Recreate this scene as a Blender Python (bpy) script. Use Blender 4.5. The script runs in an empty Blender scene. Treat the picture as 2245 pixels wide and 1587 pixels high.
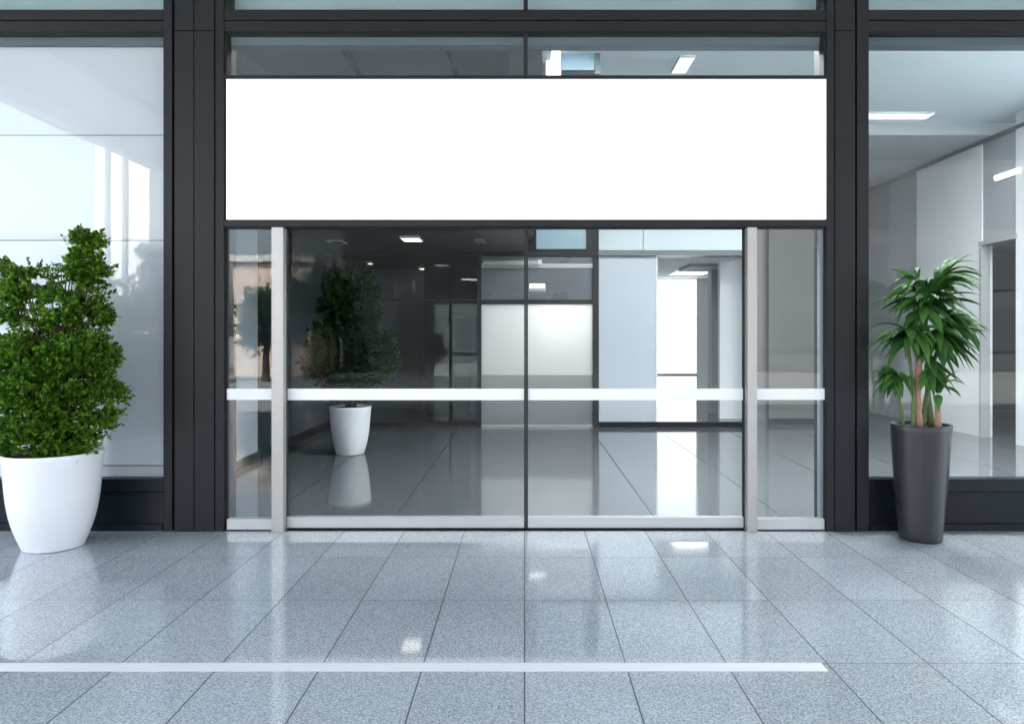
import bpy, bmesh, math, random
from mathutils import Vector, noise, Matrix
R = math.radians
random.seed(7)
C = bpy.context.scene
COL = C.collection

# ------------------------------------------------------------------ camera, world, sun, exposure
D0 = 6.02          # camera to facade, metres
EYE = 1.6
F = 1600.0         # focal length in photo pixels (2245 wide)
cam_d = bpy.data.cameras.new("camera"); cam = bpy.data.objects.new("camera", cam_d); COL.objects.link(cam)
cam.location = (0, -D0, EYE); cam.rotation_euler = (R(90), 0, 0)
cam_d.sensor_width = 36; cam_d.lens = 36 * F / 2245
cam_d.shift_x = -27.5 / 2245; cam_d.shift_y = -55.5 / 2245
cam_d.clip_start = .05; cam_d.clip_end = 5000
C.camera = cam

W = bpy.data.worlds.new("World"); C.world = W; W.use_nodes = True
nt = W.node_tree; bg = nt.nodes['Background']
sky = nt.nodes.new('ShaderNodeTexSky'); sky.sky_type = 'NISHITA'; sky.sun_disc = False
SUN_EL, SUN_AZ = 52, -25     # azimuth measured from +y, towards -x
sky.sun_elevation = R(SUN_EL); sky.sun_rotation = R(SUN_AZ)
sky.dust_density = 5; sky.air_density = 1.0; sky.ozone_density = 1.0
hs = nt.nodes.new('ShaderNodeHueSaturation'); hs.inputs['Saturation'].default_value = .5   # hazy, nearly white sky
nt.links.new(sky.outputs[0], hs.inputs['Color']); nt.links.new(hs.outputs[0], bg.inputs[0]); bg.inputs[1].default_value = .15
sun_d = bpy.data.lights.new("sun", 'SUN'); sun_d.energy = 4.0; sun_d.angle = R(.5); sun_d.color = (1, .96, .9)
sun = bpy.data.objects.new("sun", sun_d); COL.objects.link(sun); sun.location = (-4, 10, 20)
az, el = R(SUN_AZ), R(SUN_EL)
sdir = Vector((math.sin(az) * math.cos(el), math.cos(az) * math.cos(el), math.sin(el)))
sun.rotation_euler = sdir.to_track_quat('Z', 'Y').to_euler()
EXPO = 3.35
C.view_settings.view_transform = 'Standard'; C.view_settings.look = 'None'
C.view_settings.exposure = EXPO; C.view_settings.gamma = 1
EX = 2 ** EXPO
C.cycles.use_denoising = True
C.cycles.max_bounces = 12; C.cycles.transparent_max_bounces = 24; C.cycles.glossy_bounces = 6; C.cycles.diffuse_bounces = 5
C.cycles.sample_clamp_indirect = 6; C.cycles.caustics_reflective = False; C.cycles.caustics_refractive = False

# ------------------------------------------------------------------ helpers
def X(px, y=0.0): return (px - 1150) * (y + D0) / F
def Z(py, y=0.0): return EYE + (738 - py) * (y + D0) / F

def mat(name, col, rough=.5, metal=0, spec=.5, coat=0, emit=None, var=0, vscale=3, bump=0, bscale=60, streak=None):
    m = bpy.data.materials.new(name); m.use_nodes = True
    n = m.node_tree.nodes; l = m.node_tree.links; b = n['Principled BSDF']
    b.inputs['Base Color'].default_value = (*col, 1); b.inputs['Roughness'].default_value = rough
    b.inputs['Metallic'].default_value = metal; b.inputs['Specular IOR Level'].default_value = spec
    b.inputs['Coat Weight'].default_value = coat; b.inputs['Coat Roughness'].default_value = .08
    tc = n.new('ShaderNodeTexCoord')
    if emit:
        b.inputs['Emission Color'].default_value = (*emit[0], 1); b.inputs['Emission Strength'].default_value = emit[1] / EX
    if var:
        t = n.new('ShaderNodeTexNoise'); t.inputs['Scale'].default_value = vscale; t.inputs['Detail'].default_value = 5
        src = tc.outputs['Object']
        if streak:
            mp = n.new('ShaderNodeMapping'); mp.inputs['Scale'].default_value = streak; l.new(src, mp.inputs[0]); src = mp.outputs[0]
        l.new(src, t.inputs['Vector'])
        mx = n.new('ShaderNodeMix'); mx.data_type = 'RGBA'
        mx.inputs[6].default_value = (*[c * (1 - var) for c in col], 1); mx.inputs[7].default_value = (*[min(1, c * (1 + var)) for c in col], 1)
        l.new(t.outputs[0], mx.inputs[0]); l.new(mx.outputs[2], b.inputs['Base Color'])
        mr = n.new('ShaderNodeMapRange'); mr.inputs[3].default_value = max(.02, rough - .1); mr.inputs[4].default_value = rough + .1
        l.new(t.outputs[0], mr.inputs[0]); l.new(mr.outputs[0], b.inputs['Roughness'])
    if bump:
        t2 = n.new('ShaderNodeTexNoise'); t2.inputs['Scale'].default_value = bscale; t2.inputs['Detail'].default_value = 3
        l.new(tc.outputs['Object'], t2.inputs['Vector'])
        bp = n.new('ShaderNodeBump'); bp.inputs['Strength'].default_value = bump; bp.inputs['Distance'].default_value = .005
        l.new(t2.outputs[0], bp.inputs['Height']); l.new(bp.outputs[0], b.inputs['Normal'])
    return m

def glass_mat(name, refl, tint=(.93, .97, .97), rough=.0, wave=.0):
    """Thin architectural glass: light passes straight through, each face mirrors a share that grows at grazing angles."""
    m = bpy.data.materials.new(name); m.use_nodes = True
    n = m.node_tree.nodes; l = m.node_tree.links; n.remove(n['Principled BSDF']); out = n['Material Output']
    tr = n.new('ShaderNodeBsdfTransparent'); tr.inputs[0].default_value = (*tint, 1)
    gl = n.new('ShaderNodeBsdfGlossy'); gl.inputs['Roughness'].default_value = rough; gl.inputs['Color'].default_value = (.96, .98, 1, 1)
    lw = n.new('ShaderNodeLayerWeight'); lw.inputs[0].default_value = .5
    pw = n.new('ShaderNodeMath'); pw.operation = 'POWER'; pw.inputs[1].default_value = 5; l.new(lw.outputs['Facing'], pw.inputs[0])
    mr = n.new('ShaderNodeMapRange'); mr.inputs[3].default_value = refl; mr.inputs[4].default_value = 1
    l.new(pw.outputs[0], mr.inputs[0])
    mx = n.new('ShaderNodeMixShader'); l.new(mr.outputs[0], mx.inputs[0]); l.new(tr.outputs[0], mx.inputs[1]); l.new(gl.outputs[0], mx.inputs[2])
    l.new(mx.outputs[0], out.inputs[0])
    if wave:
        tc = n.new('ShaderNodeTexCoord'); t = n.new('ShaderNodeTexNoise'); t.inputs['Scale'].default_value = 1.1
        l.new(tc.outputs['Object'], t.inputs['Vector']); bp = n.new('ShaderNodeBump'); bp.inputs['Strength'].default_value = wave; bp.inputs['Distance'].default_value = .02
        l.new(t.outputs[0], bp.inputs['Height']); l.new(bp.outputs[0], gl.inputs['Normal'])
    return m

def tile_mat(name, base, sx, sy, oy, spec_amt=.5, rough=.12, speck=.5, joint=.0035, coat=0, tone=.06, jointcol=(.05, .055, .06)):
    m = bpy.data.materials.new(name); m.use_nodes = True
    n = m.node_tree.nodes; l = m.node_tree.links; b = n['Principled BSDF']
    tc = n.new('ShaderNodeTexCoord'); sp = n.new('ShaderNodeSeparateXYZ'); l.new(tc.outputs['Object'], sp.inputs[0])
    def M(op, a, b_=None, c=None):
        k = n.new('ShaderNodeMath'); k.operation = op
        for i, v in enumerate((a, b_, c)):
            if v is None: continue
            if isinstance(v, (int, float)): k.inputs[i].default_value = v
            else: l.new(v, k.inputs[i])
        return k.outputs[0]
    u = M('DIVIDE', sp.outputs[0], sx); v = M('DIVIDE', M('ADD', sp.outputs[1], oy), sy)
    du = M('MULTIPLY', M('ABSOLUTE', M('SUBTRACT', u, M('ROUND', u))), sx)
    dv = M('MULTIPLY', M('ABSOLUTE', M('SUBTRACT', v, M('ROUND', v))), sy)
    # joints running away from the building are a little wider than the cross joints
    j = M('MAXIMUM', M('LESS_THAN', du, joint), M('MULTIPLY', M('LESS_THAN', dv, joint), .85))
    cb = n.new('ShaderNodeCombineXYZ'); l.new(M('FLOOR', u), cb.inputs[0]); l.new(M('FLOOR', v), cb.inputs[1])
    wn = n.new('ShaderNodeTexWhiteNoise'); wn.noise_dimensions = '2D'; l.new(cb.outputs[0], wn.inputs['Vector'])
    n1 = n.new('ShaderNodeTexNoise'); n1.inputs['Scale'].default_value = 95; n1.inputs['Detail'].default_value = 4; n1.inputs['Roughness'].default_value = .75
    n2 = n.new('ShaderNodeTexVoronoi'); n2.inputs['Scale'].default_value = 150
    n3 = n.new('ShaderNodeTexNoise'); n3.inputs['Scale'].default_value = 1.3; n3.inputs['Detail'].default_value = 4
    for t in (n1, n2, n3): l.new(tc.outputs['Object'], t.inputs['Vector'])
    s1 = M('MULTIPLY', M('SUBTRACT', n1.outputs[0], .5), speck * 2.4)
    vs = n.new('ShaderNodeSeparateColor'); l.new(n2.outputs['Color'], vs.inputs[0])
    s2 = M('MULTIPLY', M('SUBTRACT', vs.outputs[0], .5), speck * .55)
    s3 = M('MULTIPLY', M('SUBTRACT', n3.outputs[0], .5), .22)
    s4 = M('MULTIPLY', M('SUBTRACT', wn.outputs[0], .5), tone * 2)
    val = M('ADD', 1.0, M('ADD', M('ADD', s1, s2), M('ADD', s3, s4)))
    vm = n.new('ShaderNodeVectorMath'); vm.operation = 'SCALE'; vm.inputs[0].default_value = base; l.new(val, vm.inputs['Scale'])
    mx = n.new('ShaderNodeMix'); mx.data_type = 'RGBA'; l.new(j, mx.inputs[0]); l.new(vm.outputs[0], mx.inputs[6]); mx.inputs[7].default_value = (*jointcol, 1)
    l.new(mx.outputs[2], b.inputs['Base Color'])
    rr = M('ADD', M('MULTIPLY', j, .5), M('ADD', rough - .03, M('MULTIPLY', n3.outputs[0], .09)))
    l.new(rr, b.inputs['Roughness']); b.inputs['Specular IOR Level'].default_value = spec_amt
    b.inputs['Coat Weight'].default_value = coat; b.inputs['Coat Roughness'].default_value = .05
    bp = n.new('ShaderNodeBump'); bp.inputs['Strength'].default_value = .25; bp.inputs['Distance'].default_value = .002
    l.new(M('SUBTRACT', M('MULTIPLY', n3.outputs[0], .25), j), bp.inputs['Height']); l.new(bp.outputs[0], b.inputs['Normal'])
    return m

def leaf_mat(name, dark, light, rough=.4, trans=.3):
    m = bpy.data.materials.new(name); m.use_nodes = True
    n = m.node_tree.nodes; l = m.node_tree.links; b = n['Principled BSDF']; out = n['Material Output']
    g = n.new('ShaderNodeNewGeometry'); cr = n.new('ShaderNodeValToRGB'); l.new(g.outputs['Random Per Island'], cr.inputs[0])
    cr.color_ramp.elements[0].color = (*dark, 1); cr.color_ramp.elements[1].color = (*light, 1)
    e = cr.color_ramp.elements.new(.55); e.color = (*[a * .55 + b * .45 for a, b in zip(dark, light)], 1)
    e = cr.color_ramp.elements.new(.97); e.color = (*light, 1); cr.color_ramp.elements[-1].color = (light[0] * 1.5, light[1] * .95, light[2], 1)
    l.new(cr.outputs[0], b.inputs['Base Color']); b.inputs['Roughness'].default_value = rough; b.inputs['Specular IOR Level'].default_value = .35
    tl = n.new('ShaderNodeBsdfTranslucent'); l.new(cr.outputs[0], tl.inputs[0])
    mx = n.new('ShaderNodeMixShader'); mx.inputs[0].default_value = trans; l.new(b.outputs[0], mx.inputs[1]); l.new(tl.outputs[0], mx.inputs[2])
    l.new(mx.outputs[0], out.inputs[0])
    return m

def root_loc(o):
    v = Vector((0, 0, 0))
    while o is not None: v += o.location; o = o.parent
    return v

def props(o, label, cat=None, group=None, kind=None):
    if label: o['label'] = label
    if cat: o['category'] = cat
    if group: o['group'] = group
    if kind: o['kind'] = kind
    return o

def thing(name, label, cat, loc=(0, 0, 0), group=None):
    o = bpy.data.objects.new(name, None); COL.objects.link(o); o.location = loc; o.empty_display_size = .1; o['kind'] = 'thing'
    return props(o, label, cat, group)

def obj(name, bm, m, parent=None, loc=None, smooth=False):
    """Links a bmesh given in world coordinates; its vertices are stored relative to its parent's (or its own) origin."""
    me = bpy.data.meshes.new(name)
    off = root_loc(parent) if parent else Vector(loc or (0, 0, 0))
    bmesh.ops.translate(bm, verts=bm.verts, vec=-off)
    bmesh.ops.recalc_face_normals(bm, faces=bm.faces)
    bm.to_mesh(me); bm.free(); me.materials.append(m)
    if smooth: me.polygons.foreach_set('use_smooth', [True] * len(me.polygons))
    o = bpy.data.objects.new(name, me); COL.objects.link(o)
    if parent: o.parent = parent
    else: o.location = off
    return o

def bx(bm, x0, x1, y0, y1, z0, z1, bev=0):
    r = bmesh.ops.create_cube(bm, size=1, matrix=Matrix.Translation(((x0 + x1) / 2, (y0 + y1) / 2, (z0 + z1) / 2)) @ Matrix.Diagonal((abs(x1 - x0), abs(y1 - y0), abs(z1 - z0), 1)))
    if bev:
        es = list({e for v in r['verts'] for e in v.link_edges})
        bmesh.ops.bevel(bm, geom=es, offset=bev, segments=2, affect='EDGES', profile=.5)
    return bm

def B(x0, x1, y0, y1, z0, z1, bev=0): return bx(bmesh.new(), x0, x1, y0, y1, z0, z1, bev)

def PB(x0, x1, t, b, y, th, bev=0, bm=None):
    """box whose FRONT face (at world depth y) covers photo pixels x0..x1, t..b; th metres thick to the back."""
    return bx(bm or bmesh.new(), X(x0, y), X(x1, y), y, y + th, Z(b, y), Z(t, y), bev)

def lathe(profile, c, seg=48, bm=None):
    bm = bm or bmesh.new(); rings = []
    for r, z in profile:
        rings.append([bm.verts.new((c[0] + r * math.cos(2 * math.pi * i / seg), c[1] + r * math.sin(2 * math.pi * i / seg), c[2] + z)) for i in range(seg)])
    for a, b in zip(rings, rings[1:]):
        for i in range(seg): bm.faces.new((a[i], a[(i + 1) % seg], b[(i + 1) % seg], b[i]))
    bm.faces.new(rings[0][::-1]); bm.faces.new(rings[-1])
    return bm

def tube(pts, radii, bm=None, seg=8):
    bm = bm or bmesh.new(); rings = []
    pts = [Vector(p) for p in pts]
    for i, p in enumerate(pts):
        d = (pts[min(i + 1, len(pts) - 1)] - pts[max(i - 1, 0)]).normalized()
        a = d.orthogonal().normalized() if i == 0 else (a - d * a.dot(d)).normalized()
        b = d.cross(a)
        rings.append([bm.verts.new(p + (a * math.cos(2 * math.pi * k / seg) + b * math.sin(2 * math.pi * k / seg)) * radii[i]) for k in range(seg)])
    for r0, r1 in zip(rings, rings[1:]):
        for k in range(seg): bm.faces.new((r0[k], r0[(k + 1) % seg], r1[(k + 1) % seg], r1[k]))
    bm.faces.new(rings[0][::-1]); bm.faces.new(rings[-1])
    return bm

def copy_tree(o, parent=None):
    c = o.copy(); COL.objects.link(c)
    if parent: c.parent = parent
    for ch in [k for k in bpy.data.objects if k.parent == o]: copy_tree(ch, c)
    return c

def structure(name, bm, m, loc=None):
    o = obj(name, bm, m, loc=loc); o['kind'] = 'structure'; return o

def single(name, bm, m, label, cat, group=None, loc=None):
    if loc is None:
        xs = [v.co for v in bm.verts]
        loc = (sum(v.x for v in xs) / len(xs), sum(v.y for v in xs) / len(xs), min(v.z for v in xs))
    return props(obj(name, bm, m, loc=loc), label, cat, group, 'thing')

# ------------------------------------------------------------------ materials
def frosted(name, col, trans, rough=.3):
    m = mat(name, col, rough); n = m.node_tree.nodes; l = m.node_tree.links
    tl = n.new('ShaderNodeBsdfTranslucent'); tl.inputs[0].default_value = (*col, 1)
    ms = n.new('ShaderNodeMixShader'); ms.inputs[0].default_value = trans
    l.new(n['Principled BSDF'].outputs[0], ms.inputs[1]); l.new(tl.outputs[0], ms.inputs[2]); l.new(ms.outputs[0], n['Material Output'].inputs[0])
    return m
M = dict(
    metal=mat('anthracite_metal', (.017, .018, .0215), .5, 0, .25, var=.12, vscale=2.2, streak=(3, 3, .4)),
    metal_dark=mat('black_blue_metal', (.006, .009, .014), .35, 0, .22, var=.12, vscale=3),
    black=mat('black_gasket', (.008, .008, .009), .6),
    steel=mat('brushed_steel', (.43, .42, .41), .38, .45, var=.08, vscale=8, streak=(1, 1, 12)),
    steel_h=mat('satin_steel_rail', (.55, .545, .545), .36, .3, var=.06, vscale=8, streak=(.3, 1, 8)),
    white=mat('white_film', (.9, .9, .91), .5, coat=.2, emit=None),
    sign=mat('lit_sign_face', (.9, .9, .9), .4, emit=((1, 1, 1), .75)),
    lining=frosted('frosted_lining', (.84, .88, .90), .35),
    blind=mat('grey_blue_pelmet', (.10, .135, .15), .5, var=.08, vscale=1.5),
    upper=mat('pale_green_grey_panel', (.50, .58, .585), .4, var=.05, vscale=1),
    joint=mat('grey_joint', (.16, .19, .2), .5),
    wall_white=mat('white_plaster', (.76, .79, .81), .7, var=.04, vscale=1.2, bump=.1),
    wall_grey=mat('grey_plaster', (.36, .38, .40), .6, var=.06, vscale=1.5, bump=.1),
    wall_taupe=mat('taupe_plaster', (.115, .112, .11), .5, var=.08, vscale=1.2),
    brown_wall=mat('dark_brown_wall', (.045, .038, .035), .6, var=.2, vscale=2),
    wall_dark=mat('dark_slate_cladding', (.075, .085, .10), .3, var=.2, vscale=1.2, coat=.3),
    wall_dim=mat('dim_grey_wall', (.16, .165, .175), .4, var=.12, vscale=1.0),
    ceil_dark=mat('charcoal_ceiling', (.035, .035, .036), .5, var=.06, vscale=2),
    ceil_pale=mat('pale_blue_ceiling', (.72, .80, .84), .55, var=.03, vscale=1),
    ceil_mid=mat('grey_ceiling', (.50, .54, .55), .55, var=.04, vscale=1),
    panel=mat('silver_blue_panel', (.50, .54, .60), .42, .1, var=.04, vscale=1),
    blue=mat('sky_blue_panel', (.36, .52, .62), .3, var=.05, vscale=2),
    screen_grey=mat('grey_enamel_panel', (.15, .16, .175), .3, var=.08, vscale=2),
    lamp=mat('fill_panel_diffuser', (.9, .9, .9), .4, emit=((1, .985, .97), 70)),  # glow of the added, unseen panels in the high ceiling
    lamp_soft=mat('soft_lamp_diffuser', (.9, .9, .9), .4, emit=((1, .98, .95), 2)),
    lamp_mid=mat('passage_and_fill_diffuser', (.9, .9, .9), .4, emit=((1, .98, .95), 9)),  # passage lamp, and the added fill panels in the grey and charcoal ceilings
    lamp_warm=mat('warm_lamp_diffuser', (.9, .85, .75), .4, emit=((1, .93, .8), 3)),
    window_lit=mat('bright_lit_window', (.9, .9, .9), .4, emit=((1, 1, 1), 2.4)),
    pot_white=mat('white_glazed_pot', (.80, .81, .83), .42, coat=.25, var=.02, vscale=5, bump=.05, bscale=30),
    pot_dark=mat('graphite_pot', (.022, .023, .027), .34, .1, var=.1, vscale=6),
    soil=mat('brown_soil', (.05, .03, .018), .9, var=.5, vscale=40, bump=.8, bscale=80),
    bark=mat('brown_bark', (.09, .055, .035), .85, var=.4, vscale=30, bump=.6, bscale=60),
    cane=mat('pink_brown_cane', (.36, .22, .15), .75, var=.45, vscale=18, bump=.7, bscale=50, streak=(1, 1, 4)),
    canegreen=mat('green_cane', (.10, .15, .05), .6, var=.4, vscale=18, bump=.4, bscale=50),
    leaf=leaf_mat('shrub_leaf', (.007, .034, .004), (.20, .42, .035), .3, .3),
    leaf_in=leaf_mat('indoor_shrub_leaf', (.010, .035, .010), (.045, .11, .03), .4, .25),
    leaf_d=leaf_mat('dracaena_leaf', (.018, .075, .016), (.075, .21, .04), .55, .22),
    soffit=mat('pale_grey_soffit', (.40, .425, .425), .7, var=.03, vscale=.8),
    concrete=mat('pale_concrete', (.62, .62, .60), .8, var=.06, vscale=.6),
    peach=mat('peach_render', (.70, .56, .47), .85, var=.08, vscale=.5),
    asphalt=mat('asphalt', (.16, .165, .17), .85, var=.15, vscale=2, bump=.3, bscale=40),
    brick_dark=mat('grey_brick', (.10, .105, .11), .8, var=.1, vscale=.5),
    glazing_dark=mat('dark_far_glazing', (.088, .093, .10), .5, 0, .2),
    plaza=mat('pale_street_paving', (.20, .20, .20), .8, var=.1, vscale=.8),
    line=mat('band_reflection_paint', (.72, .74, .76), .35),  # pale paint imitating the door band mirrored in the paving
)
G_DOOR = glass_mat('door_glass', .005, (.90, .935, .945), wave=.05)
G_SIDE = glass_mat('fixed_glass', .026, (.90, .94, .95), wave=.05)
G_LEFT = glass_mat('coated_glass', .030, (.965, .975, .98), wave=.03)
G_RIGHT = glass_mat('shop_glass', .026, (.93, .96, .965), wave=.05)
G_TRANSOM = glass_mat('transom_glass', .10, (.92, .95, .955), wave=.05)
G_IN = glass_mat('partition_glass', .03, (.85, .87, .88), wave=.05)
T_OUT = tile_mat('granite_tiles', (.40, .445, .48), .4945, .86, .72, .6, .06, 1.05, coat=.5, tone=.10)
T_IN = tile_mat('polished_indoor_tiles', (.115, .125, .135), 1.15, 30, 3, .8, .06, .12, joint=.006, tone=.03, jointcol=(.03, .03, .035))

# ------------------------------------------------------------------ ground, floors
g = bmesh.new(); bmesh.ops.create_grid(g, x_segments=1, y_segments=1, size=1500); bmesh.ops.translate(g, verts=g.verts, vec=(0, 0, -.16))
structure('ground', g, M['plaza'])
structure('forecourt_paving', B(-16, 16, -9.5, .06, -.15, 0), T_OUT)
structure('street_kerb', B(-30, 30, -9.75, -9.5, -.158, -.002), M['concrete'])
structure('indoor_floor', B(-3.6, 9.8, .06, 14.5, -.15, -.003), T_IN)
structure('canopy_soffit', B(-7.5, 14, -9.0, -.12, 5.25, 5.6), M['soffit'])
single('band_reflection_strip', B(X(0, -2.486) - .5, X(1808, -2.486), -2.53, -2.442, .001, .003), M['line'],
       'thin pale strip across the granite paving, painting the reflection of the white door band', 'painted reflection')  # reflection of the white door band, painted as a thin strip

# ------------------------------------------------------------------ facade: columns
def column(name, label, jambs, panels, grooves, lo=None):
    t = thing(name, label, 'column', (X((jambs[0][0] + jambs[-1][1]) / 2), 0, 0), 'dark clad facade columns')
    obj('core', B(X(jambs[0][0]) + .015, X(jambs[-1][1]) - .015, .02, .3, 0, 5.5), M['black'], t)
    joint = Z(71)
    for a, b in jambs:
        bm = bmesh.new()
        bx(bm, X(a, -.02), X(b, -.02), -.02, .12, 0, 5.5, .002)
        obj('jamb', bm, M['metal'], t)
    for a, b in panels:
        for z0, z1 in ((0, joint - .003), (joint + .003, 5.5)):
            obj('cladding_panel', B(X(a, -.03), X(b, -.03), -.03, .05, z0, z1, .003), M['metal'], t)
    return t
column('facade_column', 'dark grey clad column between the big window with the bushy shrub and the entrance', [(358, 377), (472, 490.5)], [(382.5, 424.3), (426, 469)], [])
column('facade_column', 'dark grey clad column between the entrance and the window with the tall graphite planter', [(1812.5, 1829.5), (1879, 1905)], [(1831.5, 1875)], [])

# horizontal double beams per bay
def beam(label, a, b):
    t = thing('transom_beam', label, 'beam', (X((a + b) / 2), 0, Z(70)), 'dark double beams over the windows')
    obj('upper_profile', PB(a, b, 22, 44, -.012, .14, .002), M['metal'], t)
    obj('lower_profile', PB(a, b, 47, 70, -.012, .14, .002), M['metal'], t)
    obj('shadow_gap', PB(a, b, 40, 74.5, .012, .10), M['black'], t)
beam('dark double beam over the pale window above the bushy shrub', -400, 357.7)
beam('dark double beam above the entrance sign, spanning column to column', 490.8, 1812)
beam('dark double beam over the window with the tall graphite planter', 1905.3, 2500)

# ------------------------------------------------------------------ large shop windows either side
def shop_window(label, a, b, glass):
    t = thing('shop_window', label, 'window', (X((a + b) / 2), .05, 0))
    obj('glass_pane', PB(a, b, 74.5, 1050, .05, .012), glass, t)
    obj('sill_profile', PB(a, b, 1050, 1078, -.005, .12, .002), M['metal_dark'], t)
    obj('kick_panel', PB(a, b, 1079.5, 1147, .012, .08), M['metal_dark'], t)
    obj('base_profile', bx(bmesh.new(), X(a), X(b), -.012, .1, 0, Z(1149, -.012), .002), M['metal_dark'], t)
    return t
shop_window('tall pale window mirroring the sky and the canopy behind the bushy shrub', -400, 357.7, G_LEFT)
shop_window('tall clear window behind the graphite planter showing a side wall with a dark doorway', 1905.3, 2500, G_RIGHT)

# upper windows, just seen at the top of the picture
for a, b, lab in ((-400, 357.7, 'pale upper window over the double beam above the bushy shrub'),
                  (498, 1147, 'pale upper window above the entrance, next to the column by the shrub'),
                  (1158, 1806, 'pale upper window above the entrance, next to the column by the graphite planter'),
                  (1905.3, 2500, 'pale upper window over the double beam above the graphite planter')):
    t = thing('upper_window', lab, 'window', (X((a + b) / 2), .05, Z(22)), 'pale windows over the beams')
    obj('glass_pane', PB(a, b, -180, 21.5, .05, .012), G_SIDE, t)
    obj('backing_panel', PB(a - 1, b + 1, -180, 21.5, .16, .03), M['upper'], t)
    if b < 1900 and a > 400:
        obj('edge_profile', PB(a - 7 if a < 600 else b, a if a < 600 else b + 6, -180, 21.5, .0, .16), M['black'], t)
t = thing('mullion', 'slim black upright dividing the glazing above the white sign', 'mullion', (X(1152.5), 0, Z(165)))
obj('cap', PB(1148, 1157, 74.5, 165, -.004, .07, .002), M['black'], t)
obj('upper_cap', PB(1147.5, 1157.5, -180, 21.5, -.004, .07, .002), M['metal'], t)
single('rear_pelmet', PB(-600, 2700, 60, 100, .085, .12), M['blind'], 'grey blue pelmet board running along the inside top of all the windows', 'pelmet')

# glazing strip above the sign
for a, b, lab in ((497, 1148, 'low wide transom window above the sign with dim grey ceiling beyond'), (1157, 1806, 'low wide transom window above the sign with pale ceiling and lamp beyond')):
    t = thing('transom_window', lab, 'window', (X((a + b) / 2), .05, Z(165)), 'transom windows over the sign')
    obj('glass_pane', PB(a, b, 74.5, 165.5, .04, .012), G_TRANSOM, t)
    obj('side_profile', PB(491 if a < 600 else 1806, 497.5 if a < 600 else 1812, 74.5, 165.5, .0, .1), M['black'], t)

# ------------------------------------------------------------------ sign
t = thing('blank_sign', 'long blank white lit sign board above the sliding doors', 'sign', (X(1154), 0, Z(481)))
obj('light_panel', PB(496, 1811.5, 174, 481, -.03, .04, .002), M['sign'], t)
obj('casing', PB(491, 1812.3, 173, 481.5, .012, .2), M['metal'], t)
obj('top_frame', PB(491, 1812.3, 165.5, 173.2, -.02, .12, .002), M['metal'], t)
obj('bottom_frame', PB(491, 1812.3, 482, 497, -.035, .16, .003), M['metal'], t)

# ------------------------------------------------------------------ entrance doors
def sidelight(label, a, b):
    t = thing('side_light', label, 'glass panel', (X((a + b) / 2), 0, 0))
    obj('glass_pane', PB(a, b, 498, 1137, .03, .012), G_SIDE, t)
    obj('bottom_rail', PB(a, b, 1137.5, 1161, .0, .07, .003), M['steel_h'], t)
    obj('white_band', PB(a, b, 852, 876.5, .018, .008), M['white'], t)
    obj('head_gasket', PB(a, b, 497, 501, .0, .06), M['black'], t)
    if a < 600: obj('edge_gasket', PB(491, 497, 498, 1163, .02, .05), M['black'], t)
    else: obj('edge_profile', PB(1797, 1808, 498, 1137, .05, .05), M['wall_grey'], t); obj('edge_gasket', PB(1808, 1812.3, 498, 1163, .02, .05), M['black'], t)
    return t
sidelight('narrow fixed glass panel next to the door post, near the bushy shrub', 497, 596)
sidelight('narrow fixed glass panel next to the door post, near the graphite planter', 1660, 1808)

def door(label, a, b, rail):
    t = thing('sliding_door', label, 'door', (X((a + b) / 2), .05, 0), 'glass entrance door leaves')
    obj('glass_pane', PB(a, b, 498, 1134, .06, .012), G_DOOR, t)
    obj('bottom_rail', PB(a, b, 1133.5, 1157, .03, .06, .003), M['steel_h'], t)
    obj('white_band', PB(a, b, 852, 877, .048, .008), M['white'], t)
    obj('head_rail', PB(a, b, 497, 501.5, .03, .06), M['black'], t)
    obj('bottom_brush', PB(a, b, 1157.3, 1162, .045, .03), M['black'], t)
    for s, e in rail: obj('stile', PB(s, e, 498, 1158, .028, .05, .0015), M['black'], t)
    return t
door('glass sliding door leaf with the indoor shrub behind it', 628, 1150.5, [(622, 628.5), (1149, 1152.8)])
door('glass sliding door leaf with the bright passage behind it', 1155.5, 1631, [(1153.1, 1157.5), (1630.5, 1637)])
t = thing('door_post', 'steel post between the narrow glass panel and the door leaf with the shrub', 'post', (X(608), 0, 0), 'steel door posts')
obj('front_face', PB(595, 621, 498, 1166.5, -.05, .10, .004), M['steel'], t)
obj('base_plate', bx(bmesh.new(), X(594, -.05), X(622, -.05), -.056, .06, 0, .012, .002), M['steel'], t)
t = thing('door_post', 'steel post between the narrow glass panel and the door leaf with the bright passage', 'post', (X(1649), 0, 0), 'steel door posts')
obj('front_face', PB(1639, 1660, 498, 1166.5, -.05, .10, .004), M['steel'], t)
obj('base_plate', bx(bmesh.new(), X(1638, -.05), X(1661, -.05), -.056, .06, 0, .012, .002), M['steel'], t)
single('door_threshold', bx(bmesh.new(), X(491), X(1812), -.005, .14, .0005, .006), M['metal_dark'], 'flat dark metal threshold strip under the sliding doors', 'threshold')

# ------------------------------------------------------------------ building mass above and beside
t = thing('office_building', 'building storeys and outer walls carrying the glazed entrance front', 'building', (0, 4, 0))
obj('upper_storeys', B(-16, 14, .2, 16, 5.6, 14), M['concrete'], t)
obj('facade_spandrel', B(-16, 14, -.1, .2, 5.5, 14), M['metal'], t)
obj('rear_wall', B(-9.2, 9.9, 14.5, 14.8, -.15, 5.6), M['wall_grey'], t)
obj('outer_wall', B(-9.2, -9.0, .2, 14.5, -.15, 5.6), M['wall_grey'], t)
obj('outer_wall', B(9.85, 10.05, -.05, 14.5, -.15, 5.6), M['wall_grey'], t)

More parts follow.
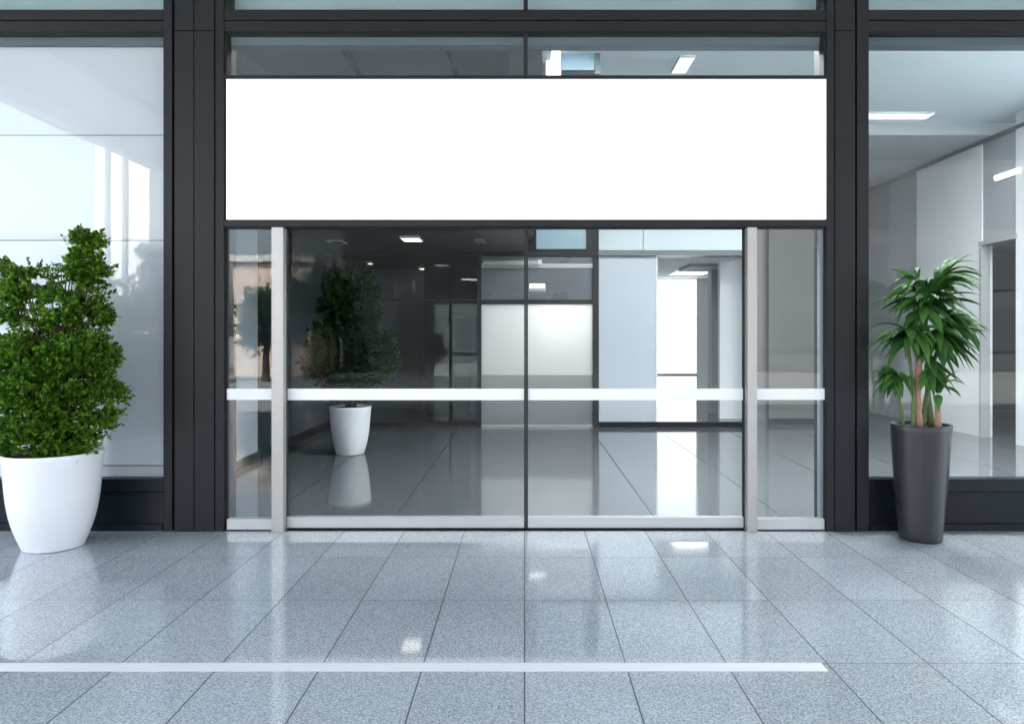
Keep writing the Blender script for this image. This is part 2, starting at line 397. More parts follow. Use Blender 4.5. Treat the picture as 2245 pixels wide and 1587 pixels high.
# ------------------------------------------------------------------ inside
YB = 6.98
structure('low_ceiling', B(-3.5, 0, .5, YB + 5.5, 3.09, 3.3), M['ceil_dark'])
structure('upper_ceiling', B(-3.5, .3, .27, YB + 1, 4.78, 4.9), M['ceil_mid'])
structure('high_ceiling', B(.3, 9.85, .27, 5.28, 4.9, 5.0), M['ceil_pale'])
structure('stepped_ceiling', B(.3, 9.85, 5.28, 14.5, 4.72, 5.0), M['ceil_mid'])
# pale lining close behind the big window
t = thing('wall_lining', 'pale blue grey lining panels standing just behind the window with the shrub', 'wall panel', (X(0, .15), .15, 0))
for a, b in ((101, 296), (298.3, 526), (528.5, 1019), (1022, 1180)):
    obj('panel', PB(-600, 362, a, b, .13, .012), M['lining'], t)
for a, b in ((295, 299.5), (525.3, 529.2), (1018, 1023)): obj('joint_strip', PB(-600, 362, a, b, .145, .03), M['joint'], t)
obj('edge_post', B(X(357, .2), X(366, .2), .185, .24, 0, 5.0), M['wall_grey'], t)
rl_d = bpy.data.lights.new('lining_fill_light', 'POINT'); rl_d.energy = 260 / EX; rl_d.shadow_soft_size = .3; rl_d.color = (.96, .98, 1)  # unseen light added behind the lining to brighten its lower half
rl = bpy.data.objects.new('lining_fill_light', rl_d); COL.objects.link(rl); rl.location = (-4.7, 1.9, .9)
# side wall of the lobby on the shrub side
t = thing('lobby_wall', 'lobby side wall, pale near the glass and dark slate deeper inside', 'wall', (-3.55, 2, 0))
obj('pale_section', B(-3.65, -3.5, .35, 3.55, 0, 5.0), M['panel'], t)
obj('dark_post', B(-3.65, -3.44, 3.55, 3.85, 0, 5.0), M['metal_dark'], t)
obj('dark_section', B(-3.65, -3.48, 3.85, 12.4, 0, 5.0), M['wall_dark'], t)
obj('skirting', B(-3.5, -3.46, .35, 3.55, 0, .10), M['metal_dark'], t)
obj('skirting', B(-3.48, -3.44, 3.85, YB - .1, 0, .11), M['black'], t)
# glazed screen at the back
t = thing('lobby_screen', 'black framed glazed screen at the back of the lobby behind the indoor shrub', 'glass screen', (X(1020, YB), YB, 0))
f = bmesh.new()
for a, b, tt, bb in ((728, 738, 552, 935), (1046, 1055, 562, 935), (1300, 1312, 500, 936)): PB(a, b, tt, bb, YB - .06, .12, bm=f)
PB(738, 1300, 552, 562, YB - .055, .11, bm=f); PB(1055, 1300, 657, 667, YB - .055, .11, bm=f); PB(738, 1046, 656, 659.5, YB - .04, .06, bm=f)
obj('frame', f, M['black'], t)
obj('skirting', PB(738, 1046, 925, 936, YB - .05, .1), M['black'], t)
obj('glass_pane', PB(738, 1046, 562, 925, YB, .012), G_IN, t)
obj('enamel_panel', PB(1055, 1300, 587, 657, YB, .03), M['screen_grey'], t)
obj('enamel_panel', PB(1055, 1300, 562, 578, YB, .03), M['screen_grey'], t)
obj('steel_strip', PB(1055, 1300, 580, 586, YB - .03, .05), M['steel'], t)
fm = bpy.data.materials.new('frosted_panel'); fm.use_nodes = True
fn = fm.node_tree.nodes; fl = fm.node_tree.links
tl = fn.new('ShaderNodeBsdfTranslucent'); tl.inputs[0].default_value = (.9, .89, .88, 1)
ms = fn.new('ShaderNodeMixShader'); ms.inputs[0].default_value = .75
fn['Principled BSDF'].inputs['Base Color'].default_value = (.8, .8, .8, 1); fn['Principled BSDF'].inputs['Roughness'].default_value = .25
fl.new(fn['Principled BSDF'].outputs[0], ms.inputs[1]); fl.new(tl.outputs[0], ms.inputs[2]); fl.new(ms.outputs[0], fn['Material Output'].inputs[0])
obj('frosted_panel', PB(1055, 1300, 667, 930, YB, .01), fm, t)
obj('bottom_profile', PB(1055, 1300, 930, 936, YB - .03, .06), M['steel'], t)
obj('lower_film', PB(1055, 1300, 822, 930, YB - .012, .006), glass_mat('grey_film', .01, (.78, .78, .79)), t)
# room behind the frosted panel, lit by its own ceiling lamp
t = thing('back_room', 'small white room glowing behind the frosted panel', 'room', (X(1180, YB), YB + 1, 0))
rb = bmesh.new(); x0, x1 = X(1052, YB), X(1306, YB)
bx(rb, x0 - .05, x0, YB + .08, YB + 1.6, 0, 2.9); bx(rb, x1, x1 + .05, YB + .08, YB + 1.6, 0, 2.9)
bx(rb, x0 - .05, x1 + .05, YB + 1.6, YB + 1.65, 0, 2.9); bx(rb, x0 - .05, x1 + .05, YB + .08, YB + 1.65, 2.9, 2.95)
obj('walls', rb, M['wall_white'], t)
def ceiling_lamp(name, label, x0, x1, y0, y1, z, m=None, group='ceiling lamps', th=.03):
    t = thing(name, label, 'lamp', ((x0 + x1) / 2, (y0 + y1) / 2, z), group)
    obj('diffuser', B(x0, x1, y0, y1, z - th, z - .004), m or M['lamp'], t)
    f = bmesh.new(); w = .012
    for q in ((x0 - w, x0, y0 - w, y1 + w), (x1, x1 + w, y0 - w, y1 + w), (x0, x1, y0 - w, y0), (x0, x1, y1, y1 + w)): bx(f, q[0], q[1], q[2], q[3], z - th - .004, z - .002)
    obj('frame', f, M['white'], t)
    return t
pl_d = bpy.data.lights.new('back_room_lamp', 'POINT'); pl_d.energy = 34 / EX; pl_d.shadow_soft_size = .12; pl_d.color = (1, .97, .94)
pl = bpy.data.objects.new('back_room_lamp', pl_d); COL.objects.link(pl); pl.location = (X(1215, YB) + .05, YB + .75, 2.1)

# corridor seen through the screen
single('corridor_wall', B(-3.48, X(1046, YB), YB + 3.2, YB + 3.3, 0, 3.09), M['wall_grey'], 'dim grey corridor wall seen through the black framed screen', 'wall')
single('wall_board', PB(800, 915, 705, 850, YB + 3.15, .03, .003), M['wall_grey'], 'pale square board hung on the dim corridor wall behind the screen', 'board')
single('corridor_pillar', PB(930, 985, 560, 900, YB + 2.2, .3), M['wall_dim'], 'plain grey pillar standing in the corridor behind the screen', 'pillar')
t = thing('corridor_doorway', 'pale framed doorway at the end of the corridor behind the screen', 'doorway', (X(1015, YB + 3), YB + 3, 0))
obj('frame', PB(986, 1042, 690, 905, YB + 3.1, .04), M['panel'], t)
obj('leaf', PB(996, 1032, 700, 905, YB + 3.07, .03), M['screen_grey'], t)

# back wall beside the screen
t = thing('back_wall', 'silver blue back wall beside the bright passage', 'wall', (X(1375, YB), YB, 0))
obj('wall_panel', PB(1313, 1440, 560, 925, YB, .12), M['panel'], t)
obj('wall_edge', PB(1438, 1441.5, 560, 925, YB - .01, .12), M['wall_white'], t)
obj('lintel', PB(1312, 1636, 549, 560, YB - .12, .4), M['wall_dim'], t)
obj('skirting', PB(1313, 1640, 925, 937, YB - .06, .07), M['metal_dark'], t)
for a, b in ((1313, 1409.5), (1411, 1636)): obj('upper_panel', PB(a, b, 380, 548.5, YB - .08, .2), M['ceil_pale'], t)
# blue framed hatch over the screen
t = thing('blue_hatch', 'sky blue panel in a dark frame above the lobby screen', 'hatch', (X(1230, YB), YB, Z(555, YB)))
obj('blue_panel', PB(1176, 1286, 380, 548, YB - .02, .05), M['blue'], t)
fr = bmesh.new(); PB(1152, 1176, 380, 552, YB - .06, .1, bm=fr); PB(1286, 1300, 380, 552, YB - .06, .1, bm=fr); PB(1176, 1286, 546, 552, YB - .05, .08, bm=fr)
obj('frame', fr, M['metal_dark'], t)
single('ceiling_drop', B(-.14, 0.16, .6, YB - .07, 3.28, 4.78), M['ceil_dark'], 'dark bulkhead dropping from the upper ceiling to the low charcoal ceiling', 'bulkhead')

# bright passage
t = thing('passage', 'bright white passage with a glowing window at its end', 'passage', (X(1480, YB + 6), YB + 6, 0))
ye = YB + 5.5
obj('ceiling', bx(B(X(1441, YB), 3.98, YB + .13, YB + 1.36, 3.06, 3.2), X(1441, YB), 4.9, YB + 1.36, ye, 3.06, 3.2), M['wall_white'], t)
obj('ceiling_frame', B(3.3, 4.55, YB + 1.6, YB + 2.6, 3.0, 3.062), M['wall_grey'], t)
obj('side_wall', B(X(1441, YB) - .22, X(1441, YB) - .12, YB + .12, ye, 0, 3.06), M['wall_white'], t)
obj('end_wall', PB(1527, 1760, 600, 925, ye - .1, .1), M['wall_white'], t)
w = obj('window', PB(1425, 1527, 614, 925, ye - .05, .05), M['window_lit'], t)
obj('sill', PB(1425, 1527, 819, 825, ye - .12, .08), M['joint'], w)
single('passage_column', PB(1560, 1578, 560, 925, YB + 2.2, .3), M['wall_grey'], 'square grey column inside the bright passage', 'column')
single('passage_wall', B(X(1578, YB + 1.2), X(1655, YB + 1.2), YB + 1.2, YB + 1.35, 0, 3.06), M['wall_white'], 'pale return wall inside the bright passage next to its grey column', 'wall')
# wall seen through the narrow panel
t = thing('lobby_pier', 'broad taupe wall pier with black skirting seen through the narrow panel', 'wall', (4.9, 7.4, 0))
obj('pier_body', B(X(1686, 7.38), X(1790, 7.38), 7.38, 7.9, 0, 4.72), M['wall_taupe'], t)
obj('pier_return', B(X(1640, 7.9), X(1686, 7.38) + .01, 7.55, 7.95, 0, 4.72), M['wall_dim'], t)
obj('skirting', B(X(1686, 7.38) - .01, X(1790, 7.38) + .02, 7.34, 7.38, 0, .1), M['black'], t)

# room behind the right window
XS = 7.3
def seg(d0, d1, z0, z1, proud=0): return B(XS - proud, XS + .15, d0 - D0, d1 - D0, z0, z1)
t = thing('side_wall', 'white and grey side wall with a dark doorway seen behind the graphite planter', 'wall', (XS, 5, 0))
obj('grey_section', seg(13.56, 20.4, 0, 4.72), M['wall_grey'], t)
obj('white_section', seg(11.62, 13.55, 0, 4.72, .02), M['wall_white'], t)
obj('grey_section', seg(10.8, 11.62, 3.05, 4.72), M['wall_grey'], t)
obj('white_section', seg(6.3, 10.8, 0, 4.9, .03), M['wall_white'], t)
obj('cornice', B(XS - .05, XS + .0, .3, 14.4, 4.66, 4.715), M['wall_dim'], t)
fr = bmesh.new(); bx(fr, XS - .05, XS + .1, 10.76 - D0, 11.66 - D0, 3.05, 3.11); bx(fr, XS - .045, XS + .1, 11.6 - D0, 11.65 - D0, 0, 3.05)
obj('door_frame', fr, M['wall_grey'], t)
t = thing('dark_room', 'unlit dark room beyond the doorway in the side wall', 'room', (8.5, 5, 0))
obj('ceiling', B(XS + .15, 9.85, 4.0, 8.5, 3.15, 3.25), M['ceil_dark'], t)
obj('wall', B(XS + .15, 9.84, 7.5, 7.6, 0, 3.15), M['brown_wall'], t)
obj('wall', B(XS + .15, 9.84, 3.9, 4.0, 0, 3.15), M['brown_wall'], t)
obj('rear_panel', B(9.7, 9.8, 4.0, 7.5, 0, 3.15), M['brown_wall'], t)
single('rear_room_wall', B(5.4, XS, 10.0, 10.1, 0, 4.72), M['wall_grey'], 'grey wall closing the far end of the room behind the graphite planter', 'wall')

# lamps
ceiling_lamp('ceiling_lamp', 'small lit rectangular lamp in the charcoal ceiling above the indoor shrub', -1.84, -1.57, 4.8, 5.2, 3.09, M['lamp_warm'])
ceiling_lamp('ceiling_lamp', 'square white lamp in the pale ceiling seen through the transom window', X(1484, 2.75), X(1514, 2.75), 2.55, 3.05, 4.9, M['lamp_soft'])
ceiling_lamp('ceiling_lamp', 'long strip lamp on the pale ceiling behind the window with the graphite planter', 3.9, 6.02, 4.72, 4.96, 4.9, M['lamp_soft'])
ceiling_lamp('ceiling_lamp', 'small corridor lamp nearer the screen behind the indoor shrub', X(800, 8.6), X(815, 8.6), 8.5, 8.75, 3.09, M['lamp_warm'])
ceiling_lamp('ceiling_lamp', 'small corridor lamp deeper behind the screen', X(918, 9.6), X(933, 9.6), 9.6, 9.9, 3.09, M['lamp_warm'])
ceiling_lamp('ceiling_lamp', 'round edged lamp panel inside the bright passage ceiling', 3.35, 4.1, YB + 3.2, YB + 3.9, 3.06, M['lamp_mid'])
for i, x in enumerate((1.0, 3.2, 5.4, 7.6)):  # row of out-of-view panels added to brighten the rooms
    if i == 0:
        big0 = ceiling_lamp('added_fill_panel', 'wide unseen panel added in the high ceiling to brighten the interior', x, x + 1.3, .6, 1.8, 4.9, M['lamp'], 'unseen fill panels added inside the glass')
    else:
        c = copy_tree(big0); c.location.x += x - 1.0; c['label'] = ('', 'second', 'third', 'last')[i] + ' wide unseen panel from the mullion, added in the high ceiling to brighten the interior'
for i, x in enumerate((-1.6,)):  # hidden panel added to light the lobby under the charcoal ceiling
    if i == 0:
        low0 = ceiling_lamp('added_fill_panel', 'fill panel added in the charcoal ceiling just inside the doors, out of sight above the sign', x, x + .6, 1.0, 1.6, 3.09, M['lamp_mid'], 'fill panels added in the charcoal ceiling')
    else:
        c = copy_tree(low0); c.location.x += 1.5
ceiling_lamp('added_fill_panel', 'unseen fill panel added in the grey upper ceiling over the transom window near the shrub', -2.4, -.9, .6, 1.6, 4.78, M['lamp_mid'], None)  # unseen, added to lighten the space behind the dim transom
t = thing('wall_lamp', 'slim sloping strip lamp on the grey wall above the dark doorway', 'lamp', (XS - .05, 4.95, 4.02))
obj('diffuser', B(XS - .075, XS - .04, 4.70, 5.22, 4.0, 4.075, .006), M['lamp_soft'], t)
obj('back_plate', B(XS - .04, XS - .0, 4.66, 5.24, 3.99, 4.085), M['white'], t)
t = thing('wall_lamp', 'curved white lamp hanging in front of the grey panels of the lobby screen', 'lamp', (X(1178, 6), 6, Z(638, 6)))
obj('diffuser', PB(1161, 1195, 622, 631, 6.4, .14, .01), M['window_lit'], t)
obj('housing', PB(1159, 1197, 631.5, 639, 6.38, .18, .01), M['steel'], t)
t = thing('tube_lamp', 'slim tube lamp along the top of the lobby screen', 'lamp', (X(1110, 6.7), 6.7, Z(578, 6.7)))
obj('tube', tube([(X(1060, 6.75), 6.75, Z(575, 6.75)), (X(1180, 6.75), 6.75, Z(575, 6.75))], [.035, .035], seg=12), M['steel_h'], t)
obj('end_cap', tube([(X(1180, 6.75), 6.75, Z(575, 6.75)), (X(1188, 6.75), 6.75, Z(575, 6.75))], [.045, .04], seg=12), M['white'], t)
t = thing('ceiling_speaker', 'square ceiling fitting with a round dark speaker in the charcoal ceiling', 'speaker', (X(738, 5.4), 5.4, 3.09))
cx = X(738, 5.4)
obj('plate', B(cx - .12, cx + .12, 5.2, 5.62, 3.07, 3.086), M['wall_grey'], t)
obj('cone', lathe([(.02, -.03), (.08, -.03), (.1, -.018)], (cx, 5.42, 3.09), 24), M['black'], t)
t = thing('ceiling_vent', 'small square vent in the charcoal ceiling near the middle of the doors', 'vent', (X(1052, 5.3), 5.3, 3.09))
cx = X(1052, 5.3)
obj('frame', B(cx - .08, cx + .08, 5.1, 5.5, 3.075, 3.086), M['wall_grey'], t)
v = bmesh.new()
for i in range(6): bx(v, cx - .065, cx + .065, 5.14 + i * .06, 5.165 + i * .06, 3.066, 3.075)
obj('slats', v, M['wall_dim'], t)
# tall lit box and blue panel seen through the transom
t = thing('light_box', 'upright white lit box hanging behind the transom window beside the mullion', 'lamp', (X(1214, 2.4), 2.4, Z(163, 2.4)))
obj('lit_face', PB(1198, 1229, 60, 170, 2.4, .05), M['window_lit'], t)
obj('housing', PB(1196, 1230, 60, 172, 2.452, .2), M['steel_h'], t)
t = thing('blue_screen', 'small sky blue panel hanging behind the transom window beside the lit box', 'panel', (X(1268, 2.5), 2.5, Z(155, 2.5)))
obj('panel', PB(1231, 1304, 60, 154, 2.5, .03), M['blue'], t)
obj('edge', PB(1304, 1316, 60, 162, 2.48, .1), M['screen_grey'], t)
obj('lower_edge', PB(1231, 1304, 155, 162, 2.48, .1), M['metal_dark'], t)
# ceiling battens visible through the dim transom
t = thing('ceiling_battens', 'dark battens crossing the dim upper ceiling behind the transom window', 'battens', (-1.5, 3, 4.78))
for i, (x0, x1) in enumerate(((-3.2, -3.12), (-2.0, -1.95), (-.85, -.81))):
    obj('batten', B(x0, x1, .4, 6.5, 4.70, 4.779), M['metal'] if i else M['steel_h'], t)
for y in (3.1, 3.9): obj('cross_batten', B(-3.4, -.16, y, y + .03, 4.73, 4.778), M['metal'], t)

# ------------------------------------------------------------------ outside, behind the camera (mirrored in the glass)
t = thing('canopy_beams', 'white beams running out under the canopy and mirrored in the pale window', 'beam', (-7, -4, 5.1))
for a, b, z in ((-7.62, -7.3, 5.0), (-6.2, -5.9, 5.12), (-4.7, -4.5, 5.15)): obj('beam', B(a, b, -9.0, -.15, z, 5.25), M['soffit'], t)
t = thing('white_tower', 'white building with tall upright fins mirrored in the pale window', 'building', (-16, -26, 0))
for i, (a, b) in enumerate(((-18.7, -18.3), (-18.2, -17.75), (-17.65, -17.5), (-17.4, -16.95), (-16.85, -16.3))):
    obj('fin', B(a, b, -28 - (i % 2) * .6, -25.6 - (i % 2) * .3, -.15, 30), M['concrete'], t)
obj('glazing', B(-18.7, -16.3, -29, -28.5, -.15, 29), M['concrete'], t)
t = thing('peach_house', 'low peach rendered house across the street mirrored beside the doors', 'building', (-11, -28, 0))
obj('wall', B(-12.8, -9.4, -31, -26, -.15, 4.9), M['peach'], t)
obj('roof', B(-13.0, -9.2, -31.2, -25.8, 4.9, 5.2), M['concrete'], t)
for i in range(3): obj('window', B(-12.3 + i * 1.05, -11.7 + i * 1.05, -26, -25.96, 1.2, 3.0), M['glazing_dark'], t)
t = thing('street_block', 'long grey office block across the street mirrored in the doors', 'building', (8, -32, 0))
obj('wall', B(-9, 34, -44, -30, -.15, 13), M['brick_dark'], t)
for k in range(4):
    for i in range(12): obj('window', B(-8 + i * 3.4, -5.8 + i * 3.4, -30, -29.95, .8 + k * 3.1, 2.9 + k * 3.1), M['glazing_dark'], t)

# ------------------------------------------------------------------ plants
def leaf_quad(V, Fc, p, d, up, L, w):
    s = d.cross(up)
    if s.length < 1e-4: s = d.orthogonal()
    s.normalize(); nrm = s.cross(d)
    i = len(V)
    V += [p, p + d * L * .45 + s * w + nrm * w * .35, p + d * L, p + d * L * .45 - s * w + nrm * w * .35]
    Fc += [(i, i + 1, i + 2), (i, i + 2, i + 3)]

def rv(): return Vector((random.gauss(0, 1), random.gauss(0, 1), random.gauss(0, 1))).normalized()

def shrub_mesh(name, blobs, axis, n, m, parent, L=.032, spray=.085, gap=.04, ymax=-.05, holes=()):
    """sprigs of small leaves filling irregular clumps, with real gaps between them."""
    V, Fc = [], []
    wts = [b[3] * b[4] for b in blobs]
    tries = 0; made = 0
    while made < n and tries < n * 8:
        tries += 1
        b = random.choices(blobs, wts)[0]
        u = rv() * (random.random() ** .38)
        p = Vector((b[0] + u.x * b[3], b[1] + u.y * b[5], b[2] + u.z * b[4]))
        if noise.noise(p * 9 + Vector((3, 9, 1))) < gap: continue
        if any((p.x - h[0]) ** 2 + (p.z - h[1]) ** 2 < h[2] ** 2 for h in holes): continue
        out = Vector((p.x - axis[0], p.y - axis[1], 0)); out = out.normalized() if out.length > .01 else rv()
        d = (out * .7 + Vector((u.x, u.y, u.z)) * .5 + Vector((0, 0, .45)) + rv() * .55).normalized()
        sl = spray * random.uniform(.5, 1.25); up0 = rv()
        k = random.randint(7, 11)
        for i in range(k):
            f = i / (k - 1)
            q = p + d * sl * f + Vector((0, 0, -.012 * f * f))
            ang = i * 2.4
            s = d.orthogonal().normalized(); s2 = d.cross(s)
            ld = (d * (.55 + .5 * f) + (s * math.cos(ang) + s2 * math.sin(ang)) * (.85 - .45 * f)).normalized()
            if q.y + ld.y * L > ymax: q.y = ymax - abs(ld.y) * L - random.random() * .02
            leaf_quad(V, Fc, q, ld, up0, L * random.uniform(.6, 1.2), L * random.uniform(.26, .44))
        made += 1
    off = root_loc(parent)
    me = bpy.data.meshes.new(name); me.from_pydata([tuple(v - off) for v in V], [], Fc); me.materials.append(m)
    o = bpy.data.objects.new(name, me); COL.objects.link(o); o.parent = parent
    return o

def limbs(parent, base, blobs, m, r0=.022, seed=1, ymax=-.05):
    rnd = random.Random(seed); bm = bmesh.new()
    for b in blobs:
        for k in range(3):
            tip = Vector((b[0] + rnd.uniform(-.7, .7) * b[3], min(ymax, b[1] + rnd.uniform(-.6, .6) * b[5]), b[2] + rnd.uniform(-.3, .8) * b[4]))
            s = Vector(base) + Vector((rnd.uniform(-.06, .06), rnd.uniform(-.05, .05), 0))
            mid = s.lerp(tip, .5) + Vector((-(tip.x - s.x) * .25, 0, .05)) + Vector((rnd.uniform(-.04, .04),) * 3)
            tube([s, s.lerp(mid, .5) + Vector((rnd.uniform(-.02, .02), 0, 0)), mid, mid.lerp(tip, .5), tip], [r0, r0 * .75, r0 * .5, r0 * .33, r0 * .12], bm, 6)
    obj('trunk', bm, m, parent, smooth=True)

def px_blobs(lst, y):
    k = (y + D0) / F
    return [(X(cx, y) , y + dy, Z(cy, y), rx * k, ry * k, min(rd, 9) ) for cx, cy, rx, ry, dy, rd in lst]

def pot(parent, c, prof, m, soil_r, soil_z, inner):
    obj('pot', lathe(prof, c, 96), m, parent, smooth=True)
    bm = lathe([(soil_r, soil_z - .04), (soil_r, soil_z)], c, 40)
    obj('soil', bm, M['soil'], parent)

def pot_profile(rb, rt, h, bulge, t=.018, n=18):
    p = [(rb * .93, 0), (rb * .985, .004), (rb, .015)]
    for i in range(1, n):
        f = i / n; r = rb + (rt - rb) * (f + bulge * math.sin(math.pi * f) * (1.15 - f)); p.append((r, .015 + (h - .015) * f))
    p += [(rt, h - .003), (rt - .003, h), (rt - t + .003, h), (rt - t, h - .003), (rt - t - .006, h - .09)]
    return p

# big shrub in the white pot, in front of the pale window
yc = -.44; cxp = X(118, yc)
S = thing('potted_shrub', 'large bushy green shrub in a wide white pot on the paving before the pale window', 'potted plant', (cxp, yc, 0), 'shrubs in white pots')
hz = Z(989, yc)
pot(S, (cxp, yc, 0), pot_profile(.210, .343, hz, .36), M['pot_white'], .322, hz - .04, 0)
big = px_blobs([(164, 540, 13, 30, .0, .06), (196, 532, 13, 14, .02, .04), (178, 592, 30, 40, .0, .12), (206, 600, 18, 16, .02, .07), (188, 640, 28, 24, .02, .12), (24, 590, 26, 18, 0, .10), (62, 604, 28, 16, 0, .12), (36, 635, 26, 22, 0, .12),
                (118, 602, 20, 12, 0, .08), (136, 650, 24, 26, 0, .12), (118, 700, 28, 22, 0, .15), (66, 655, 36, 22, 0, .16), (160, 690, 52, 32, 0, .24), (216, 702, 16, 10, 0, .07), (96, 735, 34, 24, 0, .2), (36, 695, 22, 18, 0, .16),
                (104, 785, 108, 48, 0, .32), (182, 782, 52, 46, -.02, .28), (18, 800, 40, 58, 0, .3), (222, 790, 20, 18, 0, .14), (112, 850, 108, 52, -.02, .34), (218, 862, 30, 34, 0, .22), (8, 870, 46, 42, 0, .28),
                (112, 920, 84, 34, 0, .31), (206, 925, 26, 28, 0, .2), (14, 962, 40, 22, 0, .2), (96, 962, 60, 20, 0, .26), (158, 966, 32, 14, 0, .18), (60, 985, 40, 12, -.12, .12), (120, 984, 50, 12, -.14, .12), (25, 984, 20, 12, -.1, .1), (180, 980, 24, 10, -.1, .1)], yc)
holes = [(X(66, yc), Z(720, yc), .045), (X(92, yc), Z(700, yc), .03), (X(108, yc), Z(632, yc), .035), (X(205, yc), Z(908, yc), .03), (X(215, yc), Z(930, yc), .03), (X(68, yc), Z(968, yc), .03)]
limbs(S, (cxp, yc, hz - .06), big, M['bark'], .013)
shrub_mesh('foliage', big, (cxp, yc), 5400, M['leaf'], S, .036, .085, -.04, holes=holes)

# indoor shrub
yi = 3.98; cxi = X(768, yi)
I = thing('potted_shrub', 'dark narrow shrub in a small white pot standing inside behind the glass door', 'potted plant', (cxi, yi, 0), 'shrubs in white pots')
hi = Z(890, yi)
pot(I, (cxi, yi, 0), pot_profile(.19, .285, hi, .3), M['pot_white'], .274, hi - .03, 0)
ib = px_blobs([(786, 600, 14, 22, 0, .08), (750, 625, 28, 30, 0, .15), (795, 640, 26, 30, 0, .15), (735, 670, 28, 34, 0, .2), (795, 690, 30, 40, 0, .2), (760, 700, 30, 40, 0, .2),
               (715, 745, 34, 34, 0, .25), (790, 760, 44, 44, 0, .3), (735, 790, 50, 36, 0, .3), (835, 760, 20, 28, 0, .15), (700, 800, 26, 30, 0, .2), (845, 800, 24, 24, 0, .15), (780, 825, 60, 26, 0, .3), (760, 860, 40, 20, 0, .2)], yi)
limbs(I, (cxi, yi, hi - .06), ib, M['bark'], .016, 3, ymax=6)
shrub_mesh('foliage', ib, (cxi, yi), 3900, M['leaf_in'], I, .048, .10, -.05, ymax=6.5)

# dracaena in the graphite planter
yd = -.24; cxd = X(2018, yd)
T = thing('potted_dracaena', 'leafy dracaena with bare pink canes in a tall graphite planter', 'potted plant', (cxd, yd, 0))
hd = Z(929, yd)
pot(T, (cxd, yd, 0), pot_profile(.155, .226, hd, .06), M['pot_dark'], .206, hd - .03, 0)
def P3(px, py, dy=0): return Vector((X(px, yd), yd + dy, Z(py, yd)))
def cane(pts, radii, m):
    rr = []; pp = []
    for i in range(len(pts) - 1):
        for k in range(5):
            f = k / 5; pp.append(pts[i].lerp(pts[i + 1], f)); rr.append((radii[i] + (radii[i + 1] - radii[i]) * f) * random.uniform(.9, 1.12))
    pp.append(pts[-1]); rr.append(radii[-1])
    obj('cane', tube(pp, rr, seg=10), m, T, smooth=True)
cane([P3(2014, 940), P3(2010, 870), P3(2014, 800), P3(2013, 740), P3(2022, 670), P3(2030, 625)], [.033, .030, .025, .02, .015, .012], M['cane'])
cane([P3(2026, 940, .03), P3(2036, 870, .03), P3(2050, 800, .03), P3(2072, 730, .03)], [.022, .018, .015, .012], M['canegreen'])
cane([P3(2054, 940, -.02), P3(2052, 880, -.02)], [.025, .02], M['cane'])
cane([P3(2050, 940, .05), P3(2042, 860, .05), P3(2038, 800, .05), P3(2060, 740, .05)], [.026, .02, .016, .013], M['canegreen'])
cane([P3(1985, 940, .02), P3(1978, 890, .02), P3(1966, 840, .02)], [.012, .01, .008], M['canegreen'])
cane([P3(1997, 940, -.03), P3(1999, 860, -.03), P3(1990, 790, -.03), P3(1985, 740, -.02)], [.016, .014, .012, .012], M['canegreen'])
def strap(bm, p, azm, elev, L, w, droop, tw=0):
    d = Vector((math.cos(azm) * math.cos(elev), math.sin(azm) * math.cos(elev), math.sin(elev)))
    n = 9; rows = []
    for i in range(n + 1):
        f = i / n
        s = Vector((-math.sin(azm), math.cos(azm), 0)); s = Matrix.Rotation(tw * f, 3, d) @ s
        nr = s.cross(d).normalized()
        ww = w * (math.sin(math.pi * min(1, .12 + f * .88)) ** .6) * (1 if f < .6 else (1 - (f - .6) / .4 * .55)); ww = max(ww, .001)
        q = p.copy(); q.y = min(q.y, -.035)
        a_, b_ = q + s * ww + nr * ww * .4, q - s * ww + nr * ww * .4
        a_.y = min(a_.y, -.03); b_.y = min(b_.y, -.03)
        rows.append((bm.verts.new(a_), bm.verts.new(q), bm.verts.new(b_)))
        p = p + d * L / n
        d = (d + Vector((0, 0, -droop / n))).normalized()
    for r0, r1 in zip(rows, rows[1:]):
        bm.faces.new((r0[0], r0[1], r1[1], r1[0])); bm.faces.new((r0[1], r0[2], r1[2], r1[1]))
def rosette(c, n, L, w, spread=(0, 2 * math.pi), e=(-.2, 1.2), droop=(1.2, 2.4)):
    bm = bmesh.new()
    for i in range(n):
        a = random.uniform(*spread)
        strap(bm, c + Vector((0, 0, random.uniform(-.05, .05))), a, random.uniform(*e), L * random.uniform(.65, 1.1), w * random.uniform(.65, 1.15), random.uniform(*droop), random.uniform(-.7, .7))
    me = bpy.data.meshes.new('foliage')
    bmesh.ops.translate(bm, verts=bm.verts, vec=-root_loc(T)); bm.to_mesh(me); bm.free(); me.materials.append(M['leaf_d'])
    me.polygons.foreach_set('use_smooth', [True] * len(me.polygons))
    o = bpy.data.objects.new('foliage', me); COL.objects.link(o); o.parent = T
    return o
rosette(P3(2034, 655), 56, .45, .040, e=(-.1, 1.25), droop=(1.2, 2.5))
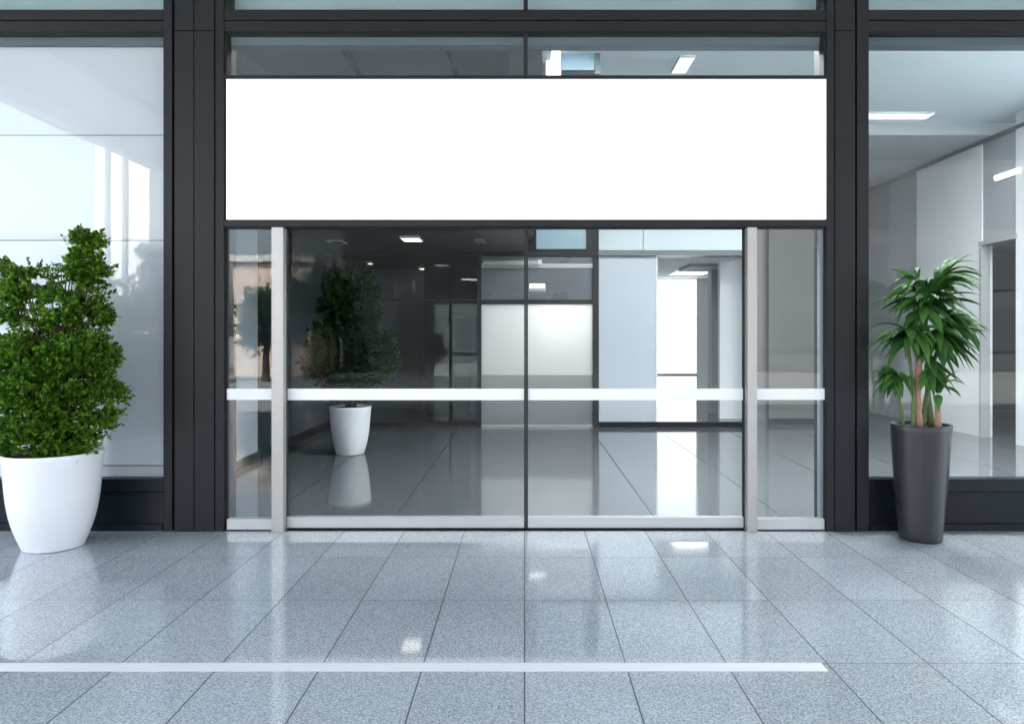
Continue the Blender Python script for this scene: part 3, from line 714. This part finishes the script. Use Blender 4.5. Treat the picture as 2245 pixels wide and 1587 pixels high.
rosette(P3(2052, 625), 24, .38, .028, (-1.3, 1.2), e=(.5, 1.3), droop=(1.4, 2.6))
rosette(P3(2012, 622), 12, .30, .026, (2.4, 4.6), e=(.2, 1.0), droop=(1.8, 3.0))
rosette(P3(2026, 675), 18, .34, .048, (3.3, 6.1), e=(-.6, .4), droop=(.9, 1.8))
rosette(P3(1992, 735, -.02), 42, .36, .036, (2.2, 5.0), e=(-.1, .9), droop=(1.4, 2.8))
rosette(P3(2078, 705, .02), 40, .39, .036, (-1.6, 1.0), e=(-.1, .9), droop=(1.5, 2.9))
rosette(P3(2050, 730, -.03), 34, .36, .042, (3.1, 6.4), e=(-1.0, .5), droop=(.9, 2.0))
rosette(P3(1966, 825, .0), 32, .26, .028, (2.0, 5.0), e=(-.4, .9), droop=(1.4, 2.8))
rosette(P3(2052, 862, -.03), 9, .24, .030, (3.4, 6.6), e=(.2, 1.4), droop=(1.6, 2.8))
rosette(P3(2036, 790, -.03), 16, .30, .036, (3.6, 6.2), e=(-1.3, -.3), droop=(.3, 1.2))

def street_tree(x, y, h, label):
    t = thing('street_tree', label, 'tree', (x, y, -.16), 'street trees mirrored in the glass')
    bl = []
    for k in range(7):
        a = random.uniform(0, 6.28); rr = random.uniform(0, .25 * h)
        bl.append((x + rr * math.cos(a), y + rr * math.sin(a), h * random.uniform(.42, .85), h * random.uniform(.16, .24), h * random.uniform(.12, .2), h * random.uniform(.16, .24)))
    bm = tube([(x, y, -.16), (x + .05, y, h * .3), (x, y, h * .7)], [.16, .12, .05]); obj('trunk', bm, M['bark'], t)
    shrub_mesh('crown', bl, (x, y), 1100, M['leaf_in'], t, .16, .45, -.1)
labs = ['young', 'round', 'tall', 'broad', 'slender', 'leafy', 'dark']
for i, x in enumerate((-27, -23.5, -20.5, -16.0, -13.2, -10.2, -7.4)):
    street_tree(x, -21 - (i % 3) * .8, (4.6, 4.0, 4.9, 3.6, 3.3, 3.6, 3.9)[i], labs[i] + ' street tree across the forecourt, mirrored in the glass')
